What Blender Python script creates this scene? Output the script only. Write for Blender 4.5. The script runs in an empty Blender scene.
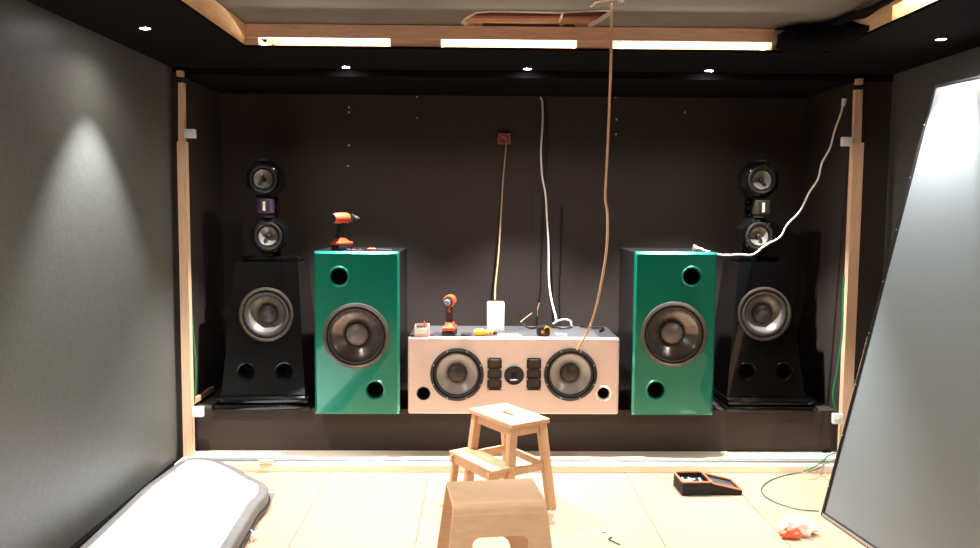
import bpy, bmesh, math, random
from mathutils import Vector, Matrix, noise
from mathutils.geometry import tessellate_polygon
random.seed(7)
PI = math.pi
scene = bpy.context.scene
COL = scene.collection

# ------------------------------------------------------------------ camera
F = 800.0
PITCH = math.atan(65 / F)
CAM = Vector((0, 0, 1.5))
RC = Matrix.Rotation(math.radians(-0.8), 3, 'Z') @ Matrix.Rotation(PI / 2 - PITCH, 3, 'X') @ Matrix.Rotation(math.radians(0.4), 3, 'Z')
cam = bpy.data.cameras.new('camera'); cam.sensor_width = 36; cam.lens = F / 980 * 36
camo = bpy.data.objects.new('camera', cam); COL.objects.link(camo)
camo.matrix_world = Matrix.Translation(CAM) @ RC.to_4x4()
scene.camera = camo

def at(px, py, **k):
    """point of the photograph's line of sight that lies on the plane X=, Y= or Z="""
    d = RC @ Vector(((px - 490) / F, -(py - 274) / F, -1))
    a, v = list(k.items())[0]; i = 'XYZ'.index(a)
    return CAM + d * ((v - CAM[i]) / d[i])

# ------------------------------------------------------------------ materials
def lin(c):
    return tuple(((x / 255) / 12.92 if x <= 10 else (((x / 255) + .055) / 1.055) ** 2.4) for x in c)
MATS = {}
def mat(name, rgb, rough=.6, metal=0, coat=0, var=.12, scale=30, bump=0, spec=.5, emis=None, es=0, aniso=None, coat_rough=.03):
    m = bpy.data.materials.new(name); m.use_nodes = True
    nt = m.node_tree; b = nt.nodes['Principled BSDF']
    b.inputs['Roughness'].default_value = rough; b.inputs['Metallic'].default_value = metal
    b.inputs['Specular IOR Level'].default_value = spec
    b.inputs['Coat Weight'].default_value = coat; b.inputs['Coat Roughness'].default_value = coat_rough
    tc = nt.nodes.new('ShaderNodeTexCoord'); mp = nt.nodes.new('ShaderNodeMapping')
    nt.links.new(tc.outputs['Object'], mp.inputs['Vector'])
    if aniso: mp.inputs['Scale'].default_value = aniso
    nz = nt.nodes.new('ShaderNodeTexNoise'); nz.inputs['Scale'].default_value = scale; nz.inputs['Detail'].default_value = 5
    nt.links.new(mp.outputs['Vector'], nz.inputs['Vector'])
    r = nt.nodes.new('ShaderNodeValToRGB'); c = lin(rgb)
    r.color_ramp.elements[0].position = .3; r.color_ramp.elements[1].position = .7
    r.color_ramp.elements[0].color = (*[x * (1 - var) for x in c], 1)
    r.color_ramp.elements[1].color = (*[min(1, x * (1 + var)) for x in c], 1)
    nt.links.new(nz.outputs['Fac'], r.inputs['Fac']); nt.links.new(r.outputs['Color'], b.inputs['Base Color'])
    if bump:
        bp = nt.nodes.new('ShaderNodeBump'); bp.inputs['Strength'].default_value = bump; bp.inputs['Distance'].default_value = .004
        nt.links.new(nz.outputs['Fac'], bp.inputs['Height']); nt.links.new(bp.outputs['Normal'], b.inputs['Normal'])
    if emis:
        b.inputs['Emission Color'].default_value = (*emis, 1); b.inputs['Emission Strength'].default_value = es
    MATS[name] = m; return m
M = MATS
mat('black_wall', (45, 33, 25), .85, scale=60, bump=.2)
mat('side_wall', (84, 84, 79), .45, scale=50, bump=.15)
mat('soffit_black', (11, 8, 8), .95, scale=40, spec=.1)
mat('stage_black', (54, 42, 36), .8, scale=90, bump=.3)
mat('ceiling_board', (100, 93, 82), .9, scale=4, var=.1)
mat('chipboard', (172, 144, 115), .45, scale=45, var=.04, bump=.05)
mat('seam_dark', (90, 66, 50), .9)
mat('pine', (228, 188, 140), .6, scale=6, var=.12, aniso=(20, 1, 20))
mat('pine_up', (224, 184, 148), .6, scale=6, var=.12, aniso=(20, 20, 1.2))
mat('pine_x', (226, 180, 150), .6, scale=6, var=.15, aniso=(1.2, 20, 20))
mat('beech', (206, 164, 126), .45, scale=8, var=.08, aniso=(12, 2, 12))
mat('ply', (226, 186, 146), .42, scale=8, var=.08, aniso=(2, 12, 8))
mat('cavity', (238, 214, 188), .8, scale=6, var=.25)
mat('cavity_dark', (120, 70, 50), .8, scale=6, var=.25)
mat('green_lacquer', (0, 126, 100), .28, .4, 1.0, var=.1, scale=260, coat_rough=.02)
mat('gloss_black', (8, 7, 7), .12, 0, .5, var=.05, coat_rough=.01, spec=.25)
mat('satin_black', (18, 17, 17), .4, 0, .2)
mat('port_black', (6, 6, 6), .7)
mat('baffle_pink', (230, 202, 188), .4, var=.02, scale=20)
mat('cab_grey', (74, 70, 70), .5, scale=120, var=.25)
mat('frame_black', (26, 23, 24), .4)
mat('frame_grey', (96, 88, 82), .35, .5)
mat('frame_brown', (74, 66, 56), .35, .4)
mat('surround_grey', (52, 47, 45), .55)
mat('cone_light', (178, 170, 164), .3, .15, var=.04, scale=40)
mat('cone_dark', (112, 102, 98), .24, .7, var=.1, scale=40)
mat('cone_mid', (120, 114, 104), .3, .3)
mat('dust_dark', (62, 54, 50), .4, .1)
mat('dust_grey', (112, 104, 100), .35, .1)
mat('screw_metal', (200, 200, 200), .3, .9)
mat('purple_frame', (62, 40, 60), .4)
mat('ribbon', (225, 215, 190), .4, .3)
mat('bronze_frame', (46, 39, 28), .4, .3)
mat('white_plastic', (225, 222, 215), .4, var=.03)
mat('white_paint', (236, 233, 228), .5, var=.03)
mat('white_cable', (222, 216, 204), .45, var=.04)
mat('beige_cable', (186, 142, 108), .5, var=.08)
mat('tan_cable', (150, 116, 84), .5, var=.1)
mat('black_cable', (14, 13, 13), .5)
mat('green_wire', (22, 112, 66), .5)
mat('grey_wire', (62, 80, 62), .5)
mat('orange_plastic', (204, 80, 42), .4)
mat('tool_black', (24, 22, 22), .5)
mat('yellow_plastic', (240, 168, 30), .4)
mat('copper_box', (150, 72, 50), .5, var=.3, scale=60)
mat('steel', (170, 172, 175), .3, .8)
mat('sheet_white', (240, 242, 244), .6, var=.02, scale=8, bump=.1)
mat('sheet_edge', (104, 99, 94), .6)
mat('fabric_black', (6, 5, 5), .95, scale=20, bump=.4, spec=.1)
mat('pine_pale', (242, 222, 196), .5, scale=6, var=.08, aniso=(1.2, 20, 20))
mat('panel_grey', (128, 134, 134), .42, .0, .0, var=.04, scale=120, spec=.6)
mat('panel_black', (22, 20, 22), .4)
mat('alu', (190, 192, 196), .3, .9, var=.05)
mat('felt_black', (20, 18, 18), .85)
mat('clear_tray', (90, 96, 98), .2, .2, .5, var=.3, scale=50)
mat('orange_trim', (232, 120, 76), .5)
mat('bag_white', (246, 236, 224), .5)
mat('bag_orange', (226, 96, 66), .5)
mat('plaster_raw', (214, 198, 182), .9, scale=80, bump=.5)
mat('blue_white', (190, 210, 240), .3)
mat('lamp_glow', (255, 255, 255), .4, emis=(.95, .93, 1.0), es=60)

# ------------------------------------------------------------------ mesh builder
class MB:
    def __init__(s, mx=None):
        s.v = []; s.f = []; s.mi = []; s.mx = mx or Matrix.Identity(4); s.cur = 0
    def add(s, vs, fs, mx=None):
        m = s.mx @ mx if mx else s.mx; n = len(s.v)
        s.v += [m @ Vector(v) for v in vs]
        for f in fs: s.f.append([i + n for i in f]); s.mi.append(s.cur)
        return s
    def hexa(s, c, mx=None):   # 8 corners: bottom 4 ccw, top 4 ccw
        return s.add(c, [(3, 2, 1, 0), (4, 5, 6, 7), (0, 1, 5, 4), (1, 2, 6, 5), (2, 3, 7, 6), (3, 0, 4, 7)], mx)
    def box(s, x0, x1, y0, y1, z0, z1, mx=None, bev=0):
        if bev:
            bm = bmesh.new(); bmesh.ops.create_cube(bm, size=1)
            for v in bm.verts:
                v.co = Vector(((x0 + x1) / 2 + v.co.x * (x1 - x0), (y0 + y1) / 2 + v.co.y * (y1 - y0), (z0 + z1) / 2 + v.co.z * (z1 - z0)))
            bmesh.ops.bevel(bm, geom=list(bm.edges), offset=bev, segments=3, profile=.5, affect='EDGES')
            s.bm(bm, mx); return s
        return s.hexa([(x0, y0, z0), (x1, y0, z0), (x1, y1, z0), (x0, y1, z0), (x0, y0, z1), (x1, y0, z1), (x1, y1, z1), (x0, y1, z1)], mx)
    def bm(s, bm, mx=None):
        bm.verts.index_update()
        s.add([v.co.copy() for v in bm.verts], [[v.index for v in f.verts] for f in bm.faces], mx); bm.free(); return s
    def beam(s, a, b, w, h, up=(0, 0, 1), bev=0, off=0):  # a box from a to b
        a = Vector(a); b = Vector(b); d = (b - a); L = d.length; z = d.normalized()
        y = Vector(up); y = (y - y.dot(z) * z).normalized(); x = y.cross(z)
        m = Matrix((x, y, z)).transposed().to_4x4(); m.translation = a
        return s.box(-w / 2, w / 2, -h / 2, h / 2, 0, L, m, bev)
    def lathe(s, prof, n=48, mx=None, closed=False):  # profile (r, y); axis is local Y (towards -Y = front)
        vs = []; fs = []
        for r, y in prof:
            for i in range(n):
                a = 2 * PI * i / n; vs.append((r * math.cos(a), y, r * math.sin(a)))
        k = len(prof)
        for j in range(k if closed else k - 1):
            j2 = (j + 1) % k
            for i in range(n):
                i2 = (i + 1) % n
                fs.append((j * n + i, j * n + i2, j2 * n + i2, j2 * n + i))
        if not closed:
            if prof[0][0] > 1e-6 and prof[0][0] < 0: pass
        return s.add(vs, fs, mx)
    def cyl(s, a, b, r0, r1=None, n=20):
        r1 = r0 if r1 is None else r1
        a = Vector(a); b = Vector(b); z = (b - a).normalized()
        t = Vector((0, 0, 1)) if abs(z.z) < .9 else Vector((1, 0, 0)); x = t.cross(z).normalized(); y = z.cross(x)
        vs = []
        for p, r in ((a, r0), (b, r1)):
            for i in range(n):
                q = 2 * PI * i / n; vs.append(p + x * r * math.cos(q) + y * r * math.sin(q))
        fs = [(i, (i + 1) % n, n + (i + 1) % n, n + i) for i in range(n)] + [tuple(range(n - 1, -1, -1)), tuple(range(n, 2 * n))]
        return s.add(vs, fs)
    def tube(s, pts, r, n=8, smooth=6):
        P = [Vector(p) for p in pts]
        if smooth and len(P) > 2:
            Q = []
            E = [P[0] * 2 - P[1]] + P + [P[-1] * 2 - P[-2]]
            for i in range(1, len(E) - 2):
                for k in range(smooth):
                    t = k / smooth; a, b, c, d = E[i - 1:i + 3]
                    Q.append(.5 * ((2 * b) + (c - a) * t + (2 * a - 5 * b + 4 * c - d) * t * t + (3 * b - a - 3 * c + d) * t ** 3))
            Q.append(P[-1]); P = Q
        vs = []; x = None
        for i, p in enumerate(P):
            z = (P[min(i + 1, len(P) - 1)] - P[max(i - 1, 0)]).normalized()
            if x is None:
                t = Vector((0, 0, 1)) if abs(z.z) < .9 else Vector((1, 0, 0)); x = t.cross(z).normalized()
            else: x = (x - x.dot(z) * z).normalized()
            y = z.cross(x); rr = r[min(i, len(r) - 1)] if isinstance(r, (list, tuple)) else r
            for k in range(n):
                q = 2 * PI * k / n; vs.append(p + x * rr * math.cos(q) + y * rr * math.sin(q))
        m = len(P)
        fs = [(j * n + i, j * n + (i + 1) % n, (j + 1) * n + (i + 1) % n, (j + 1) * n + i) for j in range(m - 1) for i in range(n)]
        fs += [tuple(range(n - 1, -1, -1)), tuple(range((m - 1) * n, m * n))]
        return s.add(vs, fs)
    def plate(s, loops, th, mx=None):
        """outline + holes in local XZ, front face at y=0, back at y=th"""
        tri = tessellate_polygon([[Vector((p[0], p[1], 0)) for p in L] for L in loops])
        flat = [p for L in loops for p in L]; n = len(flat)
        vs = [(p[0], 0, p[1]) for p in flat] + [(p[0], th, p[1]) for p in flat]
        fs = []
        for t in tri:
            fs.append(tuple(t)); fs.append(tuple(i + n for i in reversed(t)))
        o = 0
        for L in loops:
            k = len(L)
            for i in range(k): fs.append((o + i, o + (i + 1) % k, n + o + (i + 1) % k, n + o + i))
            o += k
        return s.add(vs, fs, mx)
    def build(s, name, m, parent=None, loc=None, ang=35, **p):
        me = bpy.data.meshes.new(name); me.from_pydata(s.v, [], s.f)
        bm = bmesh.new(); bm.from_mesh(me); bmesh.ops.recalc_face_normals(bm, faces=bm.faces); bm.to_mesh(me); bm.free()
        for x in (m if isinstance(m, (list, tuple)) else [m]): me.materials.append(M[x])
        if any(s.mi):
            for pl, i in zip(me.polygons, s.mi): pl.material_index = i
        me.shade_smooth(); me.set_sharp_from_angle(angle=math.radians(ang))
        o = bpy.data.objects.new(name, me); COL.objects.link(o)
        if parent: o.parent = parent
        if loc: o.location = loc
        for k, v in p.items(): o[k] = v
        return o

def tag(o, label, cat, group=None):
    o['label'] = label; o['category'] = cat
    if group: o['group'] = group
    return o
def thing(name, label, cat, loc=(0, 0, 0), rot=(0, 0, 0), group=None):
    o = bpy.data.objects.new(name, None); COL.objects.link(o); o.empty_display_size = .1
    o.location = loc; o.rotation_euler = rot
    return tag(o, label, cat, group)
def circ(x, z, r, n=48): return [(x + r * math.cos(2 * PI * i / n), z + r * math.sin(2 * PI * i / n)) for i in range(n)]
def rrect(x0, x1, z0, z1, r, n=6):
    out = []
    for cx, cz, a0 in ((x1 - r, z1 - r, 0), (x0 + r, z1 - r, PI / 2), (x0 + r, z0 + r, PI), (x1 - r, z0 + r, 1.5 * PI)):
        out += [(cx + r * math.cos(a0 + PI / 2 * i / n), cz + r * math.sin(a0 + PI / 2 * i / n)) for i in range(n + 1)]
    return out
def T(x, y, z): return Matrix.Translation((x, y, z))
def copy_tree(o, parent=None):
    c = o.copy(); COL.objects.link(c); c.parent = parent
    for ch in [x for x in bpy.data.objects if x.parent == o]: copy_tree(ch, c)
    return c

# ------------------------------------------------------------------ room
XL, XR, YB, YF = -1.755, 2.385, 5.40, -3.2     # side walls, niche back wall, wall behind the viewer
ZS, ZC = 2.29, 2.41                             # soffit underside, ceiling
YS = 4.62                                       # face of the wall opening
# floor of chipboard panels laid with narrow gaps
g = MB(); x = .843 - .56 * 5
while x < XR:
    x0, x1 = max(XL, x + .0015), min(XR, x + .56 - .0015)
    if x1 > x0: g.box(x0, x1, YF, YB, -.02, 0)
    x += .56
g.cur = 1; g.box(XL, XR, YF, YB, -.05, -.012)
g.build('floor', ['chipboard', 'seam_dark'], kind='structure')
MB().box(XL - .12, XL, YF, YB, -.05, 2.7).build('wall_left', 'side_wall', kind='structure')
MB().box(XR, XR + .12, YF, YB, -.05, 2.7).build('wall_right', 'side_wall', kind='structure')
MB().box(XL - .12, XR + .12, YB, YB + .12, -.05, 2.7).build('wall_back', 'black_wall', kind='structure')
MB().box(XL - .12, XR + .12, YF - .12, YF, -.05, 2.7).build('wall_front', 'black_wall', kind='structure')
MB().box(XL, XL + .03, YF, YS - .03, 0, .035).build('shade_strip_left', 'soffit_black', kind='structure')  # black strip added as the shaded gap between mat and wall
# niche returns either side of the speaker recess, with their header
XNL, XNR = -1.722, 2.172
MB().box(XL, XNL, YS + .02, YB, 0, 2.26).build('wall_niche_left', 'black_wall', kind='structure')
MB().box(XNR, XR, YS + .05, YB, 0, 2.26).build('wall_niche_right', 'black_wall', kind='structure')
MB().box(XL, XR, YS + .04, YB, 2.25, 2.31).build('trim_1', 'soffit_black', kind='structure')   # header over the recess
# soffits: thin black boards round three sides
LX, RX, LY = -1.165, 1.735, 4.06
g = MB()
g.box(XL, XR, LY, YS + .04, ZS, ZS + .012)
g.box(XL, LX, YF, LY, ZS, ZS + .012); g.box(RX, XR, YF, LY, ZS, ZS + .012)
g.build('trim_2', 'soffit_black', kind='structure')
# ceiling sheet with the cut hole
hp = [(462, 22), (466, 18), (476, 12.5), (490, 11), (520, 11.5), (545, 12), (560, 12.5), (580, 11), (600, 10), (613, 11), (606, 17), (598, 22), (588, 27), (560, 27), (530, 27), (500, 26.5), (475, 26), (465, 25)]
HOLE = [at(*p, Z=ZC) for p in hp]
hp2 = [(590, 6), (597, 2), (606, 0), (618, -1), (624, 1), (618, 4), (606, 5)]
HOLE2 = [at(*p, Z=ZC) for p in hp2]
def noisy(L, a=.006, sub=5):
    o = []
    for i in range(len(L)):
        for k in range(sub):
            p = L[i].lerp(L[(i + 1) % len(L)], k / sub); q = noise.noise_vector(p * 40) * a
            o.append(Vector((p.x + q.x, p.y + q.y, p.z)))
    return o
HOLE = noisy(HOLE); HOLE2 = noisy(HOLE2)
cx0, cx1, cy1 = LX - .02, RX + .02, LY + .02
g = MB()
out = [Vector((cx0, YF, 0)), Vector((cx1, YF, 0)), Vector((cx1, cy1, 0)), Vector((cx0, cy1, 0))]
loops = [[(p.x, p.y) for p in out], [(p.x, p.y) for p in HOLE], [(p.x, p.y) for p in HOLE2]]
g.plate(loops, .013, Matrix(((1, 0, 0, 0), (0, 0, 1, 0), (0, 1, 0, ZC), (0, 0, 0, 1))))
g.build('ceiling', 'ceiling_board', kind='structure')
MB().box(XL - .12, XR + .12, YF - .12, YB + .12, 2.7, 2.8).build('ceiling.001', 'cavity_dark', kind='structure')
# ragged raw plaster lip round the holes
for H, nm in ((HOLE, 'big'), (HOLE2, 'small')):
    c = sum(H, Vector()) / len(H); g = MB(); n = len(H); vs = []
    for p in H:
        d = (c - p).normalized(); w = .012 + .008 * noise.noise(p * 60)
        a = p - d * w * .5; vs += [(a.x, a.y, ZC - .001), (p.x, p.y, ZC - .006), (p.x + d.x * .004, p.y + d.y * .004, ZC + .016)]
    fs = []
    for i in range(n):
        j = (i + 1) % n
        fs += [(3 * i, 3 * j, 3 * j + 1, 3 * i + 1), (3 * i + 1, 3 * j + 1, 3 * j + 2, 3 * i + 2), (3 * i + 2, 3 * j + 2, 3 * j, 3 * i)]
    o = g.add(vs, fs).build('trim_3' if nm == 'big' else 'trim_4', 'plaster_raw', kind='structure')
# joist and laths seen through the big hole
o = MB().box(-.4, 1.1, 3.95, 3.995, 2.43, 2.60).build('ceiling_joist', 'cavity_dark')
tag(o, 'brown timber joist seen inside the ragged hole in the ceiling', 'joist')
a, b = at(563, 10, Z=2.42), at(560, 20, Z=2.405)
o = MB().tube([a + Vector((0, 0, .05)), a, b, b + Vector((-.01, -.02, -.004))], .006).build('cable_stub', 'white_cable')
tag(o, 'short white cable stub poking out of the ceiling hole', 'cable')

# cove timber: back beam, blocks, side beams and their lit cavity
o = thing('cove_timber', 'long pine beam with blocks framing the lit gaps above the back soffit', 'beam', (0, LY, ZS))
MB().box(LX, RX, 0, .045, .05, .115).build('beam', 'pine_x', o)
for a, b in ((LX, at(258, 44, Y=LY).x), (at(390, 44, Y=LY).x, at(441, 44, Y=LY).x), (at(577, 44, Y=LY).x, at(613, 44, Y=LY).x), (at(772, 44, Y=LY).x, RX)):
    MB().box(a, b, .004, .2, .013, .05).build('block', 'pine_x', o)
o = thing('cove_timber', 'pine beam along the edge of the left soffit', 'beam', (LX, 0, ZS))
MB().box(-.045, 0, YF, LY, .0125, .115).build('beam', 'pine', o)
o = thing('cove_timber', 'pine beam along the edge of the right soffit with a lit gap', 'beam', (RX, 0, ZS))
MB().box(0, .045, YF, LY, .075, .115).build('beam', 'pine', o)
ya = at(892, 20, X=RX).y
MB().box(0, .045, ya, LY, .013, .075).build('block', 'pine', o)
MB().box(0, .045, 2.2, 2.75, .013, .075).build('block', 'pine', o)
# cavity lining; first board added to block cove light from the ceiling hole
g = MB(); g.box(LX, RX, LY + .052, LY + .062, 2.412, 2.6); g.box(LX, XR - .02, YS + .0, YS + .02, ZS + .03, 2.62); g.box(LX, RX, LY + .045, YS, 2.60, 2.62)
g.build('trim_5', 'cavity', kind='structure')
g = MB(); g.box(XR - .02, XR, 1.0, YS, ZS + .013, 2.62); g.box(RX + .045, XR - .02, 1.0, YS, 2.60, 2.62)
g.build('trim_6', 'cavity', kind='structure')
# a few braces inside the cavity
for xa, xb in ((262, 285), (330, 345), (470, 480), (706, 716), (455, 462)):
    p, q = at(xa, 42, Y=4.5), at(xb, 42, Y=4.5)
    o = MB().beam((p.x, 4.5, ZS + .02), (q.x, 4.52, 2.6), .02, .05, (0, 1, 0)).build('brace', 'pine_up')
    tag(o, 'thin slanting wood brace inside the lit gap above the back soffit', 'brace', 'braces inside the lit cove')

# studs, brackets, wires
def stud(lab, up_t, up_b, lo_t, lo_b, blk):
    X = at((lo_b[0] + lo_b[1]) / 2, 460, Y=YS).x
    o = thing('wooden_stud', lab, 'stud', (X, YS, 0))
    def piece(nm, t, b, yf):
        c = []
        for (x0, x1, y) in (b, t):
            p, q = at(x0, y, Y=YS), at(x1, y, Y=YS)
            z = max(p.z, .0455)
            c += [(p.x - X, yf, z), (q.x - X, yf, z), (q.x - X, .02, z), (p.x - X, .02, z)]
        MB().hexa(c).build(nm, 'pine_up', o)
    piece('upper_batten', up_t, up_b, -.016); piece('lower_batten', lo_t, lo_b, -.026)
    p, q = at(blk[0], blk[3], Y=YS), at(blk[1], blk[2], Y=YS)
    MB().box(p.x - X, q.x - X, -.016, .02, p.z, q.z).build('top_block', 'pine_up', o)
    return o
sl = stud('pale pine stud at the left edge of the black recess', (179, 184.5, 83), (179.3, 185, 143), (178.5, 187, 142), (185, 194, 458), (177.5, 183, 71, 76.5))
sr = stud('pale pine stud at the right edge of the black recess', (854.5, 861.5, 90), (853, 860, 144), (851.5, 862, 143), (838.5, 848.5, 456), (856, 862, 79, 84.5))
def bracket(x0, y0, x1, y1, st):
    a, b = at(x0, y1, Y=YS - .03), at(x1, y0, Y=YS - .03)
    g = MB(Matrix.Translation(-st.location)).box(a.x, b.x, YS - .035, YS - .005, a.z, b.z, bev=.003)
    g.cyl(((a.x + b.x) / 2, YS - .037, (a.z + b.z) / 2), ((a.x + b.x) / 2, YS - .03, (a.z + b.z) / 2), .006)
    g.build('bracket', 'white_plastic', st, label='white plastic bracket')
bracket(184, 129, 195, 138, sl); bracket(192, 407, 203, 417, sl)
bracket(842, 137, 853, 146, sr); bracket(833, 414, 843, 424, sr)
o = MB().tube([at(x, y, Y=YS + .03) for x, y in ((190, 280), (191, 300), (193, 330), (196, 365), (195, 395), (193, 406))], .005).build('green_wire', 'green_wire')
tag(o, 'green wire hanging beside the left stud', 'wire')
o = MB().tube([at(x, y, Y=YS - .03) for x, y in ((844, 276), (843, 300), (842, 335), (837, 370), (833, 395), (836, 412))], .005).build('green_wire', 'green_wire')
tag(o, 'green wire hanging beside the right stud', 'wire')
# battens on the niche sides at stage height
o = MB().beam((XNL + .012, 4.66, .335), (XNL + .012, 5.1, .335), .02, .03).build('side_batten', 'pine')
tag(o, 'short pale batten on the recess side wall by the left stud', 'batten')
# floor plate with rails
FY0 = 4.46
o = thing('floor_plate', 'long pale timber floor plate with metal rails along the foot of the stage', 'plate', (0, FY0, 0))
MB().box(XNL, XNR, .0, .268, 0, .045, bev=.003).build('plate', 'pine_pale', o)
MB().box(XNL + .04, XNR - .04, .03, .055, .0455, .056, bev=.002).build('rail', 'alu', o)
MB().box(XNL + .04, XNR - .04, .085, .10, .0455, .053, bev=.002).build('rail', 'alu', o)
g = MB().beam(at(215, 459, Y=4.58) + Vector((0, 0, .0)), at(232, 463, Y=4.56), .01, .006)
p = at(268, 461, Z=.065)
o = MB().beam((p.x - .05, p.y, .062), (p.x + .03, p.y + .01, .062), .03, .01).beam((p.x - .01, p.y, .068), (p.x - .04, p.y + .01, .1), .006, .004).build('wood_splinter', 'pine')
tag(o, 'broken wood splinter lying on the floor plate', 'splinter')

# stage platform
SZ, SY = .298, 4.73
o = thing('stage_platform', 'low black stage platform carrying all the speakers', 'platform', (0, SY, 0))
MB().box(XNL + .003, XNR - .003, 0, YB - SY - .003, 0.0, SZ).build('deck', 'stage_black', o)

# ------------------------------------------------------------------ drivers
def woofer(parent, x, z, R, frame='frame_black', sur='surround_grey', cone='cone_light', dust='dust_dark', bolts=8, dr=.32, y=0, name='woofer', depth=.3, ci=.757):
    mx = T(x, y, z)
    g = MB(); g.lathe([(R * .985, .0), (R, -.004), (R * .99, -.010), (R * .93, -.013), (R * .89, -.010), (R * .875, .004)], 64, mx)
    for i in range(bolts):
        a = 2 * PI * (i + .5) / bolts
        g.cur = 1
        g.cyl((x + R * .945 * math.cos(a), y - .0155, z + R * .945 * math.sin(a)), (x + R * .945 * math.cos(a), y - .010, z + R * .945 * math.sin(a)), .0045, n=8)
    w = g.build(name, [frame, 'screw_metal'] if bolts else frame, parent)
    pr = [(R * .875, .003)]
    for i in range(9):
        t = i / 8; pr.append((R * (.875 - (.873 - ci) * t), .003 - .012 * math.sin(PI * t)))
    MB().lathe(pr + [(R * (ci - .005), .010)], 64, mx).build('surround', sur, w)
    pr = []
    for i in range(12):
        t = i / 11; r = ci + (dr * .95 - ci) * t; pr.append((R * r, .004 + R * depth * (t ** .85)))
    MB().lathe(pr, 64, mx).build('cone', cone, w)
    pr = []; d0 = R * depth * .72
    for i in range(9):
        t = i / 8; pr.append((R * dr * 1.02 * math.cos(t * PI / 2) + 1e-5, d0 - R * dr * .45 * math.sin(t * PI / 2) + .004))
    MB().lathe(pr, 48, mx).build('dust_cap', dust, w)
    # closed back so nothing shows through
    MB().lathe([(R * .86, .006), (R * .84, .03), (R * .4, R * .45 + .02), (1e-5, R * .45 + .02)], 48, mx).build('basket', 'port_black', w)
    return w
def port(parent, x, z, r, rim, flare=.008, y=0, lab=None, length=.14):
    mx = T(x, y, z)
    g = MB(); g.lathe([(r + flare + .003, .0), (r + flare, -.004), (r + flare * .4, -.003), (r, .006), (r, .02), (r + .004, .02), (r + .004, .001)], 40, mx, closed=True)
    p = g.build('bass_port', rim, parent)
    MB().lathe([(r, .008), (r, length), (1e-5, length)], 40, mx).build('port_tube', 'port_black', p)
    if lab: p['label'] = lab
    return p
def cabinet(parent, w, h, d, mat_body, mat_front, holes, r=.012, bev=.01):
    """hollow box with a pierced front baffle; local origin bottom centre of the front"""
    g = MB(); t = .02
    out = rrect(-w / 2, w / 2, 0, h, r)
    g.plate([out, rrect(-w / 2 + t, w / 2 - t, t, h - t, .004)], d - t - .02, T(0, .022, 0))
    g.plate([out], t, T(0, d - t, 0))
    g.build('cabinet', mat_body, parent)
    ins = bev * .5
    g = MB(); L = [rrect(-w / 2 + ins, w / 2 - ins, ins, h - ins, r)] + holes
    g.plate(L, .0215)
    o = [(-w / 2, 0)];
    k = len(out); inn = rrect(-w / 2 + ins, w / 2 - ins, ins, h - ins, r)
    g.add([(p[0], 0, p[1]) for p in inn] + [(p[0], ins, p[1]) for p in out] + [(p[0], .022, p[1]) for p in out],
          [(i, (i + 1) % k, k + (i + 1) % k, k + i) for i in range(k)] + [(k + i, k + (i + 1) % k, 2 * k + (i + 1) % k, 2 * k + i) for i in range(k)])
    return g.build('baffle', mat_front, parent, ang=25)

# ------------------------------------------------------------------ green speakers
GY = 4.60
def green_speaker(x0, x1, y0, y1, wf, p1, p2, lab):
    a, b = at(x0, (y0 + y1) / 2, Y=GY), at(x1, (y0 + y1) / 2, Y=GY)
    top = at((x0 + x1) / 2, y0, Y=GY).z
    cx = (a.x + b.x) / 2; w = b.x - a.x; h = top - SZ
    o = thing('floor_speaker', lab, 'speaker', (cx, GY, SZ), group='green lacquered speakers')
    loc = lambda p: ((at(*p, Y=GY).x - cx), at(*p, Y=GY).z - SZ)
    W, P1, P2 = loc(wf), loc(p1), loc(p2)
    R, r = .193, .046
    cabinet(o, w, h, .5, 'satin_black', 'green_lacquer', [circ(*W, R * .93, 64), circ(*P1, r + .003, 40), circ(*P2, r + .003, 40)], r=.01, bev=.026)
    woofer(o, *W, R, 'frame_grey', 'surround_grey', 'cone_dark', 'dust_grey', bolts=0, dr=.33, depth=.34)
    port(o, *P1, r, 'green_lacquer', .012); port(o, *P2, r, 'green_lacquer', .012)
    return o, top
gl, glz = green_speaker(314, 399.5, 251.5, 413, (356, 336), (339, 276.5), (375, 390), 'glossy green floor speaker on the left with an orange drill on top')
gr, grz = green_speaker(633.5, 715.5, 252, 412, (674, 334.5), (692, 276.5), (656, 390), 'glossy green floor speaker on the right with the white cable plug on top')

# ------------------------------------------------------------------ centre speaker
CY = 4.62
a, b = at(408, 375, Y=CY), at(619, 375, Y=CY); cx = (a.x + b.x) / 2; cw = b.x - a.x
cz = at(513, 337.5, Y=CY).z; ch = cz - SZ
cs = thing('center_speaker', 'wide pale pink-fronted horizontal speaker with two big woofers in the middle of the stage', 'speaker', (cx, CY, SZ))
loc = lambda x, y: (at(x, y, Y=CY).x - cx, at(x, y, Y=CY).z - SZ)
WL, WR, TW = loc(457, 374.5), loc(570.5, 374.5), loc(514, 375)
PL, PR = loc(423.5, 393.5), loc(603.5, 393.5)
SL, SR = loc(494.5, 374), loc(533.8, 374)
R = .157
mw, mh = .041, .094
sq = lambda c: [(c[0] - mw, c[1] - mh), (c[0] + mw, c[1] - mh), (c[0] + mw, c[1] + mh), (c[0] - mw, c[1] + mh)]
cabinet(cs, cw, ch, .46, 'cab_grey', 'baffle_pink', [circ(*WL, R * .93, 64), circ(*WR, R * .93, 64), circ(*PL, .0365, 40), circ(*PR, .0365, 40), sq(SL), sq(SR), circ(*TW, .05)], r=.012, bev=.02)
for W in (WL, WR):
    woofer(cs, *W, R, 'frame_black', 'surround_grey', 'cone_light', 'dust_dark', bolts=8, dr=.36, depth=.33)
port(cs, *PL, .0335, 'frame_black', .004); port(cs, *PR, .0335, 'white_paint', .012, lab='white rimmed bass port')
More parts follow.
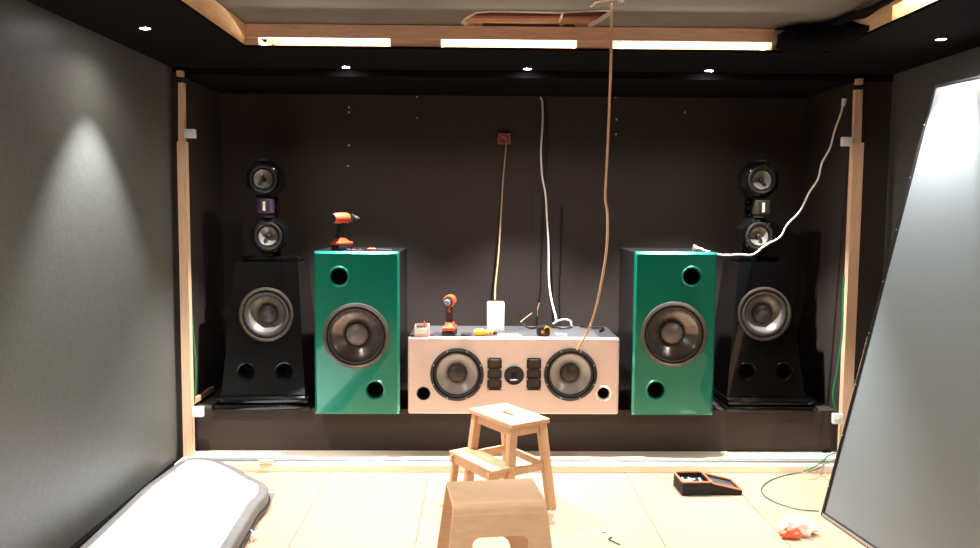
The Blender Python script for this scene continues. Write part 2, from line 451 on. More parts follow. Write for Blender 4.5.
for k, (x, z) in enumerate((SL, SR)):
    g = MB(); W2, H2 = .042, .096
    holes = []
    for j in (-1, 0, 1):
        zz = j * .058 + z
        holes.append([(x - .033, zz - .024), (x + .033, zz - .024), (x + .033, zz + .024), (x - .033, zz + .024)])
    notch = []
    g.plate([[(x - W2, z - H2), (x + W2, z - H2), (x + W2, z + H2), (x - W2, z + H2)]] + holes, .006, T(0, -.006, 0))
    p = g.build('midrange_module', 'frame_black', cs)
    for j in (-1, 0, 1):
        MB().box(x - .034, x + .034, .001, .006, z + j * .058 - .025, z + j * .058 + .025).build('diaphragm', 'dust_dark', p)
    for sx in (-1, 1):
        for zz in (-.087, -.029, .029, .092): MB().box(x + sx * .038 - .004, x + sx * .038 + .004, -.008, -.0062, z + zz - .0035, z + zz + .0035).build('fastener', 'screw_metal', p)
    MB().box(x - .026, x + .026, -.0085, -.0062, z + .084, z + .0875).build('metal_strip', 'screw_metal', p)
x, z = TW
t = MB().lathe([(.0585, -.0), (.0585, -.005), (.055, -.008), (.03, -.007), (.026, -.007)], 48, T(x, 0, z)).build('tweeter', 'frame_black', cs)
MB().plate([circ(x, z, .0275, 32), [(x - .018, z - .014), (x + .018, z - .014), (x + .022, z + .02), (x - .022, z + .02)]], .004, T(0, -.008, 0)).build('horn_mouth', 'surround_grey', t)
MB().hexa([(x - .018, -.003, z - .014), (x + .018, -.003, z - .014), (x + .008, .02, z - .01), (x - .008, .02, z - .01),
           (x - .022, -.003, z + .02), (x + .022, -.003, z + .02), (x + .008, .02, z + .01), (x - .008, .02, z + .01)]).build('horn_throat', 'port_black', t)
MB().box(x - .022, x + .022, -.0105, -.007, z - .032, z - .025, bev=.001).build('nameplate', 'screw_metal', t, label='silver strip')

# ------------------------------------------------------------------ black towers
def tower(side, woof, ports_, base_x, top_x, pods, tweet, lab):
    """side=-1 left: measured from the photograph on the plane of its front"""
    BY = 4.78
    zt = at((top_x[0] + top_x[1]) / 2, 262, Y=BY + .05).z; zb = SZ
    X = lambda px, y=BY: at(px, 390, Y=y).x
    bx0, bx1 = X(base_x[0]), X(base_x[1]); tx0, tx1 = at(top_x[0], 262, Y=BY + .04).x, at(top_x[1], 262, Y=BY + .04).x
    cx = (bx0 + bx1) / 2
    o = thing('tower_speaker', lab, 'speaker', (cx, BY, SZ), group='black tower speakers')
    f = lambda px, py, Y=BY: Vector((at(px, py, Y=Y).x - cx, Y - BY, at(px, py, Y=Y).z - SZ))
    # plinth: two slabs with a gap
    MB().box(bx0 - cx - .03, bx1 - cx + .045, -.09, .50, 0, .028, bev=.004).build('plinth', 'gloss_black', o)
    MB().box(bx0 - cx - .01, bx1 - cx + .03, -.065, .48, .036, .066, bev=.004).build('upper_plinth', 'gloss_black', o)
    for xx in (bx0 - cx + .04, bx1 - cx - .04):
        for yy in (.04, .4): MB().cyl((xx, yy, .028), (xx, yy, .036), .02).build('spacer', 'screw_metal', o)
    H = zt - SZ; z0 = .066
    B = [(bx0 - cx, 0), (bx1 - cx, 0), (bx1 - cx, .44), (bx0 - cx, .44)]
    lean = .04
    Tt = [(tx0 - cx, lean), (tx1 - cx, lean), (tx1 - cx, .34), (tx0 - cx, .34)]
    # hollow-front cabinet: sides, back, top + pierced baffle
    g = MB(); e = .02
    fr = [Vector((B[0][0], 0, z0)), Vector((B[1][0], 0, z0)), Vector((Tt[1][0], lean, H)), Vector((Tt[0][0], lean, H))]
    bk = [Vector((B[3][0], .44, z0)), Vector((B[2][0], .44, z0)), Vector((Tt[2][0], .34, H)), Vector((Tt[3][0], .34, H))]
    g.add(fr + bk, [(0, 4, 5, 1), (1, 5, 6, 2), (2, 6, 7, 3), (3, 7, 4, 0), (4, 7, 6, 5)])
    g.build('cabinet', 'gloss_black', o, ang=20)
    # baffle in a tilted frame
    tilt = math.atan(lean / (H - z0)); L = (H - z0) / math.cos(tilt)
    bo = bpy.data.objects.new('baffle', None)
    m = Matrix.Translation((0, 0, z0)) @ Matrix.Rotation(-tilt, 4, 'X')
    inv = m.inverted()
    ww = inv @ f(*woof, BY + .018); ps = [inv @ f(px, py, BY + .006) for px, py in ports_]
    R = .164; r = .047
    holes = [circ(ww.x, ww.z, R * .93, 64)] + [circ(p.x, p.z, r + .003, 40) for p in ps]
    g = MB(m); g.plate([[(B[0][0], 0), (B[1][0], 0), (Tt[1][0], L), (Tt[0][0], L)]] + holes, .02)
    bo = g.build('baffle', 'gloss_black', o, ang=20)
    # drivers sit in their own tilted coordinates
    def seat(obj):
        obj.matrix_local = m
    w = woofer(o, ww.x, ww.z, R, 'frame_brown', 'surround_grey', 'cone_mid', 'dust_dark', bolts=0, dr=.36, depth=.3, ci=.66); seat(w)
    for p in ps: seat(port(o, p.x, p.z, r, 'gloss_black', .008))
    # head column behind the pods
    pz = [f(*p, BY + .08) for p in pods]; tz = f(*tweet, BY + .08)
    yb = .3
    MB().beam((pz[1].x, yb, H - .01), (pz[0].x, yb, pz[0].z + .06), .05, .03, (0, 1, 0), bev=.004).build('spine', 'gloss_black', o)
    for i, p in enumerate(pz):
        Rr = .118
        n = 8; a0 = PI / 8
        g = MB(T(p.x, p.y, p.z))
        rings = [(.62, -.004), (.90, 0), (1.0, .03), (1.0, .12), (.72, .19), (.3, .215)]
        vs = []
        for rr, yy in rings:
            for k in range(n): vs.append((Rr * rr * math.cos(a0 + k * PI / 4), yy, Rr * rr * math.sin(a0 + k * PI / 4)))
        fs = [(j * n + k, j * n + (k + 1) % n, (j + 1) * n + (k + 1) % n, (j + 1) * n + k) for j in range(len(rings) - 1) for k in range(n)]
        fs.append(tuple(range(5 * n, 6 * n)))
        g.add(vs, fs)
        pod = g.build('midrange_pod', 'gloss_black', o, ang=15)
        w = MB().lathe([(.084, .0), (.085, -.006), (.078, -.009), (.066, -.006), (.064, .004)], 48, T(*p)).build('midrange_driver', 'satin_black', pod)
        MB().lathe([(.066, .002), (.06, -.004), (.056, .002)], 48, T(*p)).build('surround', 'satin_black', w)
        MB().lathe([(.056, .002), (.035, .014), (.014, .022)], 48, T(*p)).build('cone', 'cone_mid', w)
        MB().lathe([(.015, .022), (.013, .002), (.007, -.006), (1e-5, -.008)], 24, T(*p)).build('phase_plug', 'satin_black', w)
        MB().beam((p.x, .17, p.z), (pz[1].x, yb, p.z), .04, .04, (0, 0, 1)).build('pod_arm', 'satin_black', o)
        MB().box(p.x - side * -0.0 + (-.02 if side < 0 else -.03), p.x + (.03 if side < 0 else .02), .07, .11, 0, .012, T(0, 0, p.z + Rr * .93)).build('clamp', 'satin_black', o)
    t = MB().box(tz.x - .043, tz.x + .043, tz.y - .01, tz.y + .07, tz.z - .043, tz.z + .043, bev=.004).build('ribbon_tweeter', 'purple_frame' if side < 0 else 'bronze_frame', o)
    MB().box(tz.x - .007, tz.x + .007, tz.y - .014, tz.y - .0105, tz.z - .028, tz.z + .028).build('ribbon', 'ribbon', t)
    for q in (-1, 1): MB().box(tz.x + q * .028 - .003, tz.x + q * .028 + .003, tz.y - .0135, tz.y - .0105, tz.z - .033, tz.z + .033).build('side_slot', 'port_black', t)
    MB().beam((tz.x, tz.y + .07, tz.z), (pz[1].x, yb, tz.z), .03, .03).build('tweeter_arm', 'satin_black', o)
    MB().box(tx0 - cx + .02, tx1 - cx - .02, .12, .30, H, H + .03, bev=.004).build('head_base', 'gloss_black', o)
    return o
tower(-1, (266, 314.5), ((246, 372), (284, 371.5)), (221, 305), (235, 298), ((263, 179), (268, 236)), (264.5, 206), 'glossy black tower speaker beside the left green speaker')
tower(1, (764.5, 314), ((747, 371.5), (784, 371.5)), (727, 805), (739, 787), ((762, 180), (759, 236)), (763, 207.5), 'glossy black tower speaker beside the right green speaker')

# ------------------------------------------------------------------ cordless drills
def drill(px, py, Y, z0, rz, lab, s=1.0):
    p = at(px, py, Y=Y)
    o = thing('cordless_drill', lab, 'drill', (p.x, Y, z0), (0, 0, rz), 'cordless drills'); o.scale = (s, s, s)
    # local: nose towards +X
    MB().box(-.055, .055, -.037, .037, .0, .03, bev=.006).build('battery', 'tool_black', o)
    g = MB().box(-.058, .06, -.036, .036, .031, .052, bev=.006); g.hexa([(-.05, -.028, .05), (.045, -.028, .05), (.045, .028, .05), (-.05, .028, .05), (-.035, -.02, .074), (.008, -.02, .074), (.008, .02, .074), (-.035, .02, .074)])
    g.build('battery_clamp', 'orange_plastic', o)
    g = MB(); g.hexa([(-.038, -.018, .068), (.008, -.018, .068), (.008, .018, .068), (-.038, .018, .068), (-.018, -.018, .165), (.026, -.018, .165), (.026, .018, .165), (-.018, .018, .165)])
    g.build('grip', 'tool_black', o)
    MB().box(.012, .024, -.009, .009, .13, .158, bev=.003).build('trigger', 'orange_plastic', o)
    m = Matrix.Translation((0, 0, .192)) @ Matrix.Rotation(-PI / 2, 4, 'Z')
    MB().lathe([(1e-5, -.075), (.024, -.072), (.032, -.05), (.034, 0), (.034, .03), (.031, .045), (1e-5, .045)], 28, Matrix.Translation((0, 0, .192)) @ Matrix.Rotation(-PI / 2, 4, 'Z')).build('motor_housing', 'orange_plastic', o)
    g = MB().cyl((.0 - .046, 0, .192), (-.075, 0, .192), .030, .024); g.build('end_cap', 'tool_black', o)
    MB().cyl((.074, 0, .192), (.09, 0, .192), .026, .027).build('clutch_ring', 'tool_black', o)
    MB().cyl((.09, 0, .192), (.125, 0, .192), .021, .014).build('chuck', 'steel', o)
    MB().cyl((.125, 0, .192), (.15, 0, .192), .003, n=8).build('drill_bit', 'steel', o)
    return o
drill(342, 247, 4.74, glz, .95, 'orange cordless drill standing on the left green speaker', .98)
drill(449.5, 330, 4.70, cz, math.radians(-96), 'orange cordless drill facing forward on the pale centre speaker', 1.06)

# small things on the left green speaker
for i, (px, s) in enumerate(((349, .012), (354.5, .014), (360.5, .009))):
    p = at(px, 250.5, Y=4.72)
    o = MB().cyl((p.x - s, 4.72, glz + .005), (p.x + s * .6, 4.71, glz + .005), .004, n=8).cyl((p.x + s * .6, 4.71, glz + .005), (p.x + s * .9, 4.708, glz + .005), .0048, n=6).build('driver_bit', 'screw_metal')
    tag(o, 'small silver screw bit lying on the left green speaker', 'bit', 'screw bits on the left green speaker')
p = at(374, 250, Y=4.72)
o = thing('screwdriver', 'thin screwdriver with a red grip lying on the left green speaker', 'screwdriver', (p.x, 4.72, glz))
MB().cyl((-.035, 0, .008), (.012, 0, .008), .007).build('handle', 'orange_plastic', o)
MB().cyl((.012, 0, .008), (.1, .02, .005), .0025, n=8).build('shaft', 'steel', o)

# ------------------------------------------------------------------ small things on the centre speaker
TZ = cz
def ct(px, py=None, Y=4.72): return at(px, py or 333, Y=Y)
# little wooden box
p = at(422, 333, Y=4.66)
o = thing('wooden_box', 'small pale open box with screws at the left end of the centre speaker', 'box', (p.x, 4.66, TZ))
g = MB(); w, d, h, t = .042, .035, .07, .004
g.box(-w, w, -d, d, 0, t); g.box(-w, w, -d, -d + t, t, h * .75); g.box(-w, w, d - t, d, t, h); g.box(-w, -w + t, -d + t, d - t, t, h * .9); g.box(w - t, w, -d + t, d - t, t, h * .9)
g.build('shell', 'baffle_pink', o)
MB().box(-w + .003, w - .01, -d - .001, -d, .018, .05).build('paper_label', 'white_paint', o)
g = MB()
for i in range(14):
    a = random.random() * 6; q = Vector((random.uniform(-.03, .03), random.uniform(-.022, .022), random.uniform(.045, .06)))
    g.cyl(q, q + Vector((.018 * math.cos(a), .012 * math.sin(a), random.uniform(-.006, .006))), .0022, n=6)
g.box(-w + t, w - t, -d + t, d - t, t + .001, .045)
g.build('screws', 'tool_black', o, kind='stuff')
MB().cyl((.012, .03, .06), (.014, .03, .083), .007, .004).build('tip', 'orange_plastic', o)
# white box
a, b = at(487, 331, Y=4.86), at(504.5, 303, Y=4.86)
o = thing('white_carton', 'upright white box standing on the centre speaker below the hanging tan cable', 'box', ((a.x + b.x) / 2, 4.86, TZ))
w = (b.x - a.x) / 2; h = b.z - TZ
MB().box(-w, w, 0, .05, 0, h, bev=.003).build('carton', 'white_paint', o)
MB().box(-w * .9, w * .9, .004, .046, h, h + .006).build('top_flap', 'beige_cable', o)
# yellow-black screwdriver lying down
p = at(475, 331, Y=4.66)
o = thing('screwdriver', 'yellow and black screwdriver lying across the centre speaker beside the drill', 'screwdriver', (at(486, 331, Y=4.67).x, 4.67, TZ))
L = lambda px: at(px, 331, Y=4.67).x - o.location.x
MB().tube([(L(474), 0, .022), (L(477), 0, .022), (L(482), 0, .022), (L(486), 0, .022), (L(488), 0, .022)], [.013, .013, .014, .017, .018, .020, .021, .022, .022, .022, .022, .022, .021, .020, .02, .018, .017, .016, .015, .015, .015, .015, .014, .013, .012], n=16).build('grip', 'yellow_plastic', o)
MB().cyl((L(488), 0, .02), (L(490), 0, .02), .015).cyl((L(491), 0, .02), (L(493), 0, .02), .015).build('collar', 'yellow_plastic', o)
MB().cyl((L(490), 0, .02), (L(491), 0, .02), .012).cyl((L(493), 0, .02), (L(497), 0, .02), .014, .010).build('black_tip', 'tool_black', o)
o = thing('pliers', 'black pliers with a bright jaw lying beside the yellow screwdriver', 'pliers', (at(464, 331, Y=4.66).x, 4.66, TZ))
MB().tube([(.045, .012, .008), (.02, .01, .009), (-.005, 0, .009), (-.02, -.004, .008)], .007).tube([(.045, -.014, .008), (.02, -.01, .009), (-.005, 0, .009)], .007).build('handles', 'tool_black', o)
MB().tube([(-.018, -.004, .008), (-.05, -.006, .006)], .006, smooth=0).build('jaw', 'steel', o)
# blister strip / papers
p, q = at(498, 333, Y=4.66), at(522, 333, Y=4.66)
o = MB().box(p.x, q.x, 4.64, 4.69, TZ, TZ + .006, bev=.002).box(p.x + .015, q.x - .02, 4.65, 4.68, TZ + .0055, TZ + .014, bev=.003).build('blister_pack', 'blue_white')
tag(o, 'flat silvery blister pack lying below the white box on the centre speaker', 'pack')
# tape measure
p = at(544, 331, Y=4.66)
o = thing('tape_measure', 'black tape measure with a yellow band on the centre speaker', 'tape measure', (p.x, 4.66, TZ), (0, 0, .2))
MB().plate([rrect(-.036, .036, 0, .055, .018)], .035).build('case', 'tool_black', o)
MB().plate([rrect(-.0, .040, -.0, .058, .018), rrect(-.0, .036, -.0, .053, .016)], .012, T(.0, -.004, .0005)).build('yellow_band', 'yellow_plastic', o)
MB().cyl((-.008, -.002, .028), (-.008, .0, .028), .01).build('button', 'orange_trim', o)
p = at(561, 333, Y=4.66)
o = MB().beam((p.x - .035, 4.675, TZ + .006), (p.x + .035, 4.66, TZ + .006), .012, .024, bev=.002).build('usb_stick', 'blue_white')
tag(o, 'small bluish white plastic stick to the right of the tape measure', 'stick')
# brass wire ends behind
o = MB().tube([at(520.5, 322, Y=4.95), at(526, 317.5, Y=4.98), at(532, 313, Y=5.0)], .003).build('wire_end', 'beige_cable')
tag(o, 'short bare tan wire sticking up behind the blister pack', 'wire')
o = MB().tube([at(537.5, 316, Y=5.2), at(538, 308, Y=5.2), at(539.5, 303, Y=5.25)], .003).build('wire_end', 'tan_cable')
tag(o, 'short tan wire end hanging at the wall above the tape measure', 'wire')
# black cables lying on the rear of the centre speaker
o = MB().tube([at(521, 323, Y=4.95), (at(530, 328, Z=TZ + .010)), (at(545, 326, Z=TZ + .010)), at(562, 328, Z=TZ + .010), at(572, 327, Z=TZ + .010)], .006).build('black_cable', 'black_cable')
tag(o, 'black cable lying along the rear of the centre speaker top', 'cable')
o = MB().tube([at(580, 326, Z=TZ + .010), at(590, 327.5, Z=TZ + .010), at(603, 328, Z=TZ + .010), at(600, 331, Z=TZ + .010)], .006).build('black_cable', 'black_cable')
tag(o, 'black cable end at the right of the centre speaker top', 'cable')
for k, pts in enumerate((((546, 100), (547, 140), (544, 200), (541, 260), (540, 290), (536, 327)), ((562, 205), (561, 250), (559, 290), (560, 322)))):
    o = MB().tube([at(x, y, Y=YB - .01) for x, y in pts], .004).build('black_cable', 'black_cable')
    tag(o, ['thin black cable hanging down the back wall just left of the white one', 'thin black cable hanging down the back wall right of the white one'][k], 'cable')

# ------------------------------------------------------------------ wall and ceiling cables
o = thing('junction_box', 'reddish brown junction box in the back wall with a tan cable below', 'junction box', at(504, 139, Y=YB))
MB().plate([rrect(-.042, .042, -.036, .036, .012), rrect(-.033, .033, -.027, .027, .01)], .03, T(0, -.03, 0)).build('box', 'copper_box', o)
MB().box(-.033, .033, -.004, -.001, -.027, .027).build('box_back', 'copper_box', o)
MB().tube([(-.02, -.01, 0), (-.01, -.035, .012), (.01, -.035, .002), (.012, -.02, -.018)], .006).build('wire_loop', 'tan_cable', o)
o = MB().tube([at(x, y, Y=Y) for x, y, Y in ((506, 141, 5.37), (506, 148, 5.36), (503, 180, 5.34), (501, 215, 5.3), (498.5, 255, 5.2), (495.5, 285, 5.0), (495, 300, 4.89))], .0055).build('tan_cable', 'tan_cable')
tag(o, 'thin tan cable from the wall junction box down to the white box', 'cable')
o = MB().tube([at(x, y, Y=Y) for x, y, Y in ((540.5, 97, 5.38), (542.5, 104, 5.38), (542.5, 125, 5.37), (541, 150, 5.36), (542, 175, 5.35), (545.5, 195, 5.33), (547, 220, 5.32), (548.5, 245, 5.3), (549, 280, 5.25), (551.5, 300, 5.2), (555.5, 316, 5.1), (556, 322, 5.05))], .0062).tube([at(x, y, Y=5.0) for x, y in ((553, 324), (558, 321), (564, 319.5), (570, 321), (571.5, 326))], .0062).build('white_cable', 'white_cable')
tag(o, 'white cable hanging down the middle of the back wall, curled at its end', 'cable')
o = MB().tube([at(x, y, Y=Y) for x, y, Y in ((611, 1.5, 3.56), (611.5, 10, 3.66), (611, 60, 3.75), (609.5, 100, 3.9), (608, 140, 4.05), (606, 180, 4.2), (605.5, 200, 4.25), (607.5, 215, 4.3), (606.5, 250, 4.4), (600, 290, 4.47), (594, 315, 4.54), (587, 333, 4.585), (581, 343, 4.59), (577, 350, 4.595))], .0065).build('beige_cable', 'beige_cable')
tag(o, 'long beige cable hanging from the ceiling hole down to the right woofer', 'cable')
# white cable with plug, right side
o = thing('plug_cable', 'white cable with a plug running from the right green speaker up the recess wall', 'cable', (0, 0, 0))
pts = [(701, 249.5, 4.72), (710, 252, 4.72), (722, 255, 4.7), (740, 254.5, 4.72), (753, 254.5, 4.72), (765, 245.5, 4.72), (780, 237, 4.72), (787, 225, 4.72), (800, 211, 4.72), (809, 193, 4.72), (818, 179, 4.71), (822, 163, 4.71), (830, 148, 4.7), (835, 130, 4.7), (841, 113, 4.69), (843, 104, 4.69)]
MB().tube([at(x, y, Y=Y) for x, y, Y in pts], .0058).build('cable', 'white_cable', o)
q = at(696, 248, Y=4.72); q.z = max(q.z, grz + .018)
MB().cyl(q, at(703, 250, Y=4.72), .012, .008).cyl(q + Vector((-.016, 0, .001)), q, .018).build('plug', 'white_plastic', o)
a = at(843, 106, Y=4.69); b = at(844.5, 99, Y=4.69)
MB().cyl(a, b, .011, .014).build('end_cap', 'white_plastic', o)
# filler specks on the back wall
sp = [(242, 91), (349, 107), (349, 112), (349, 145), (417, 97), (417, 118), (615.5, 97), (616.5, 119), (616, 134), (687, 96), (685, 112), (250, 91), (348, 166)]
for x, y in sp:
    p = at(x, y, Y=YB)
    o = MB().box(p.x - .006, p.x + .006, YB - .002, YB, p.z - .004 - .004 * ((x * 7) % 3), p.z + .004, bev=.0008).build('filler_spot', 'plaster_raw')
    tag(o, 'tiny pale filled screw spot on the black back wall', 'spot', 'filled screw spots on the back wall')

# ------------------------------------------------------------------ black cloth bundle over the ceiling corner
def lump(g, path, rad, seed, n=20):
    pts = []; rr = []
    P = [Vector(p) for p in path]; k = 10; vs = []; rings = []
    for i in range(len(P) - 1):
        for j in range(k): t = j / k; rings.append((P[i].lerp(P[i + 1], t), rad[i] + (rad[i + 1] - rad[i]) * t))
    rings.append((P[-1], rad[-1]))
    for i, (p, r) in enumerate(rings):
        z = (rings[min(i + 1, len(rings) - 1)][0] - rings[max(i - 1, 0)][0]).normalized()
        x = Vector((0, 0, 1)).cross(z).normalized(); y = z.cross(x)
        for q in range(n):
            a = 2 * PI * q / n; d = x * math.cos(a) * 1.5 + y * math.sin(a)
            w = r * (1 + .35 * noise.noise((p + d * .1) * 9 + Vector((seed, 0, 0))))
            vs.append(p + d * w)
    m_ = len(rings)
    fs = [(j * n + i, j * n + (i + 1) % n, (j + 1) * n + (i + 1) % n, (j + 1) * n + i) for j in range(m_ - 1) for i in range(n)] + [tuple(range(n - 1, -1, -1)), tuple(range((m_ - 1) * n, m_ * n))]
    return g.add(vs, fs)
g = MB()
lump(g, [at(776, 43, Y=4.0), at(792, 41, Y=3.99), at(815, 40, Y=3.97), at(840, 38, Y=3.9), at(858, 33, Y=3.78), at(872, 28, Y=3.62)], [.03, .062, .06, .06, .045, .014], 3)
lump(g, [at(775, 29.5, Y=4.03), at(800, 28, Y=4.0), at(830, 25, Y=3.9), at(862, 14, Y=3.6), at(885, 3, Y=3.35), at(905, -8, Y=3.1)], [.004, .012, .016, .018, .012, .006], 8)
tag(g.build('black_cloth', 'fabric_black', ang=80), 'bunched black cloth stuffed over the right corner of the ceiling timber', 'cloth')

# ------------------------------------------------------------------ downlights
def downlight(x, y, lab, main=34, spill=4, bang=62):
    o = thing('downlight', lab, 'light', (x, y, ZS), group='recessed ceiling downlights')
    mz = Matrix(((1, 0, 0, 0), (0, 0, 1, 0), (0, 1, 0, 0), (0, 0, 0, 1)))
    MB().lathe([(.03, 0), (.03, -.002), (.022, -.003), (.021, .0), (.021, -.0005)], 24, mz).build('trim_ring', 'satin_black', o)
    MB().cyl((0, 0, -.0025), (0, 0, -.0005), .02, n=20).build('lamp_lens', 'lamp_glow', o)
    for nm, ang, en, bl in (('beam', bang, main, .6), ('spill', 150, spill, .9)):
        l = bpy.data.lights.new(nm, 'SPOT'); l.energy = en; l.spot_size = math.radians(ang); l.spot_blend = bl
        l.shadow_soft_size = .018; l.color = (.93, .96, 1.0) if nm == 'beam' else (1, .95, .88)
        lo = bpy.data.objects.new(nm, l); COL.objects.link(lo); lo.parent = o; lo.location = (0, 0, -.02)
    return o
for (px, py), lab in zip(((346, 67), (527, 70), (708, 71)), ('leftmost of the three small downlights in the back soffit', 'middle one of the three small downlights in the back soffit', 'rightmost of the three small downlights in the back soffit')):
    p = at(px, py, Z=ZS); downlight(p.x, 4.585, lab, 105, 7, 84)
p = at(145, 28, Z=ZS); q = at(941, 39, Z=ZS)
downlight(p.x, p.y, 'bright downlight in the left soffit above the side wall', 64, 4.5, 73)
downlight(q.x, q.y, 'bright downlight in the right soffit above the leaning panel', 55, 5)
for yy, od in ((2.0, 'second'), (.4, 'third')):
    downlight(p.x, yy, od + ' downlight in the left soffit counting from the recess', 34, 46)
    downlight(q.x, yy, od + ' downlight in the right soffit counting from the recess', 20, 40)
# warm light inside the coves
def area(name, loc, sx, sy, e, col, rot):
    l = bpy.data.lights.new(name, 'AREA'); l.shape = 'RECTANGLE'; l.size = sx; l.size_y = sy; l.energy = e; l.color = col
    o = bpy.data.objects.new(name, l); COL.objects.link(o); o.location = loc; o.rotation_euler = rot; return o
area('cove_strip_light', (.28, 4.2, ZS + .02), 2.8, .03, 20, (1, .84, .66), (PI, 0, 0))
area('cove_strip_light', (1.95, 2.9, ZS + .02), .03, 2.6, 22, (1, .84, .66), (PI, 0, 0))

# ------------------------------------------------------------------ leaning panel
b0 = at(822, 515, Z=0); t0 = at(937, 85, X=2.2)
ux = Vector((.05, -.387, 0)).normalized(); up = (t0 - b0); H = up.length; up.normalize()
up = (up - up.dot(ux) * ux).normalized(); nrm = ux.cross(up).normalized()
if nrm.x > 0: nrm = -nrm           # towards the room
m = Matrix((ux, nrm, up)).transposed().to_4x4(); m.translation = b0 - nrm * .0
PW = 1.22
o = thing('leaning_panel', 'tall grey sheet panel with a black frame leaning against the right wall', 'panel'); o.matrix_world = m
tk = .018
MB().box(.012, PW - .012, -tk, 0, .02, H - .01).build('sheet', 'panel_grey', o)
g = MB(); g.box(0, .014, -tk - .004, .008, 0, H); g.box(PW - .014, PW, -tk - .004, .008, 0, H); g.box(.014, PW - .014, -tk - .004, .008, 0, .02); g.box(.014, PW - .014, -tk - .004, .004, H - .012, H)
g.build('frame', 'panel_black', o)
MB().box(.02, PW - .02, .0085, .014, .003, .016).build('metal_edge', 'alu', o, label='silver strip along the bottom edge')
MB().box(-.022, -.001, -tk - .03, -tk + .012, .01, H * .42).build('wood_backing', 'pine_up', o, label='pale wood batten on the back edge')
for i in range(8): MB().cyl((.007, .008, .15 + i * .26), (.007, .0105, .15 + i * .26), .004, n=8).build('rivet', 'screw_metal', o)

# ------------------------------------------------------------------ white padded mat
g = MB(); nx, ny = 26, 70
c = [Vector((-1.672, 4.33)), Vector((-1.05, 3.93)), Vector((-.94, .9)), Vector((-1.66, .9))]
def mp(u, v):
    a = c[0].lerp(c[1], u); b = c[3].lerp(c[2], u); return a.lerp(b, v)
outl = [(172, 466), (180, 460.5), (192, 458), (208, 458), (222, 461), (238, 468), (252, 476), (262, 481), (267, 484), (268.5, 489), (265, 496)]
Pm = [at(x, y, Z=.09) for x, y in outl]
Pm = [Vector((p.x, p.y, 0)) for p in Pm]
def edgepts():
    L = []
    L += [Vector((-1.65, 2.2, 0)), Vector((-1.655, 3.2, 0)), Vector((-1.685, 3.9, 0))]
    L += Pm
    L += [Vector((v.x, v.y, 0)) for v in (at(258, 507, Z=.07), at(250, 521, Z=.07), at(241, 536, Z=.07), at(234, 548, Z=.07))]
    L += [Vector((-1.0, 2.6, 0)), Vector((-.96, 2.0, 0)), Vector((-.95, 1.2, 0)), Vector((-1.0, .9, 0)), Vector((-1.6, .9, 0)), Vector((-1.64, 1.2, 0))]
    out = []
    n = len(L)
    for i in range(n):
        a, b, c_, d = L[i - 1], L[i], L[(i + 1) % n], L[(i + 2) % n]
        for k in range(5):
            t = k / 5
            q = .5 * ((2 * b) + (c_ - a) * t + (2 * a - 5 * b + 4 * c_ - d) * t * t + (3 * b - a - 3 * c_ + d) * t ** 3)
            q.x = max(q.x, XL + .006); out.append(q)
    return out
E = edgepts(); n = len(E); cen = Vector((-1.38, 2.6, 0))
def ring(off, z):
    o = []
    for i in range(n):
        t = (E[(i + 1) % n] - E[i - 1]).normalized(); nn = Vector((-t.y, t.x, 0))
        if nn.dot(cen - E[i]) < 0: nn = -nn
        p = E[i] + nn * off; o.append((p.x, p.y, z + .004 * noise.noise(p * 5)))
    return o
def ringmesh(rs, cap=False):
    vs = [p for r in rs for p in r]; fs = [(j * n + i, j * n + (i + 1) % n, (j + 1) * n + (i + 1) % n, (j + 1) * n + i) for j in range(len(rs) - 1) for i in range(n)]
    return vs, fs
root = thing('padded_mat', 'thick white padded mat with a grey edge on the floor along the left wall', 'mat')
vs, fs = ringmesh([ring(.0, .006), ring(-.0, .078), ring(.008, .088), ring(.045, .091), ring(.052, .086)])
MB().add(vs, fs).build('edge_band', 'sheet_edge', root, ang=60)
rs = [ring(.046, .084), ring(.05, .094)]
def sp(p): return Vector((-1.33, min(max(p[1], 1.3), 3.8), .112))
base = rs[-1]
for t, dz in ((.06, .006), (.15, .009), (.35, .012), (.6, .014), (.85, .014), (1, .014)):
    rs.append([(p[0] + (sp(p).x - p[0]) * t, p[1] + (sp(p).y - p[1]) * t, .094 + dz + .004 * noise.noise(Vector((p[0] * 3 + t, p[1] * 2, 0)))) for p in base])
vs, fs = ringmesh(rs)
MB().add(vs, fs).build('top_cover', 'sheet_white', root, ang=60)
# dark piping low on the side
MB().tube([Vector((p[0], p[1], .03)) for p in ring(-.003, .03)[8 * 5:16 * 5 + 20]], .006, smooth=0).build('piping', 'panel_black', root)
o = thing('mat_shadow', 'flat grey strip standing for the shadow beside the white padded mat', 'sheet')  # cast shadow of the mat, laid down as a grey strip
q = [at(263, 493, Z=.004), at(275, 493, Z=.004), at(270, 505, Z=.004), at(262, 518, Z=.004), at(254, 526, Z=.004), at(250, 520, Z=.004), at(254, 512, Z=.004), at(258, 503, Z=.004)]
mm = Matrix(((1, 0, 0, 0), (0, 0, 1, 0), (0, 1, 0, .001), (0, 0, 0, 1)))
MB().plate([[(p.x, p.y) for p in q]], .003, mm).build('strip', 'sheet_edge', o)
o = MB().tube([at(251, 530, Z=.04), at(254, 534, Z=.03), at(257, 539, Z=.01)], .004).tube([at(251, 536, Z=.03), at(257, 531, Z=.03)], .004).build('tie_string', 'blue_white')
tag(o, 'small pale blue tie string at the side of the padded mat', 'string')

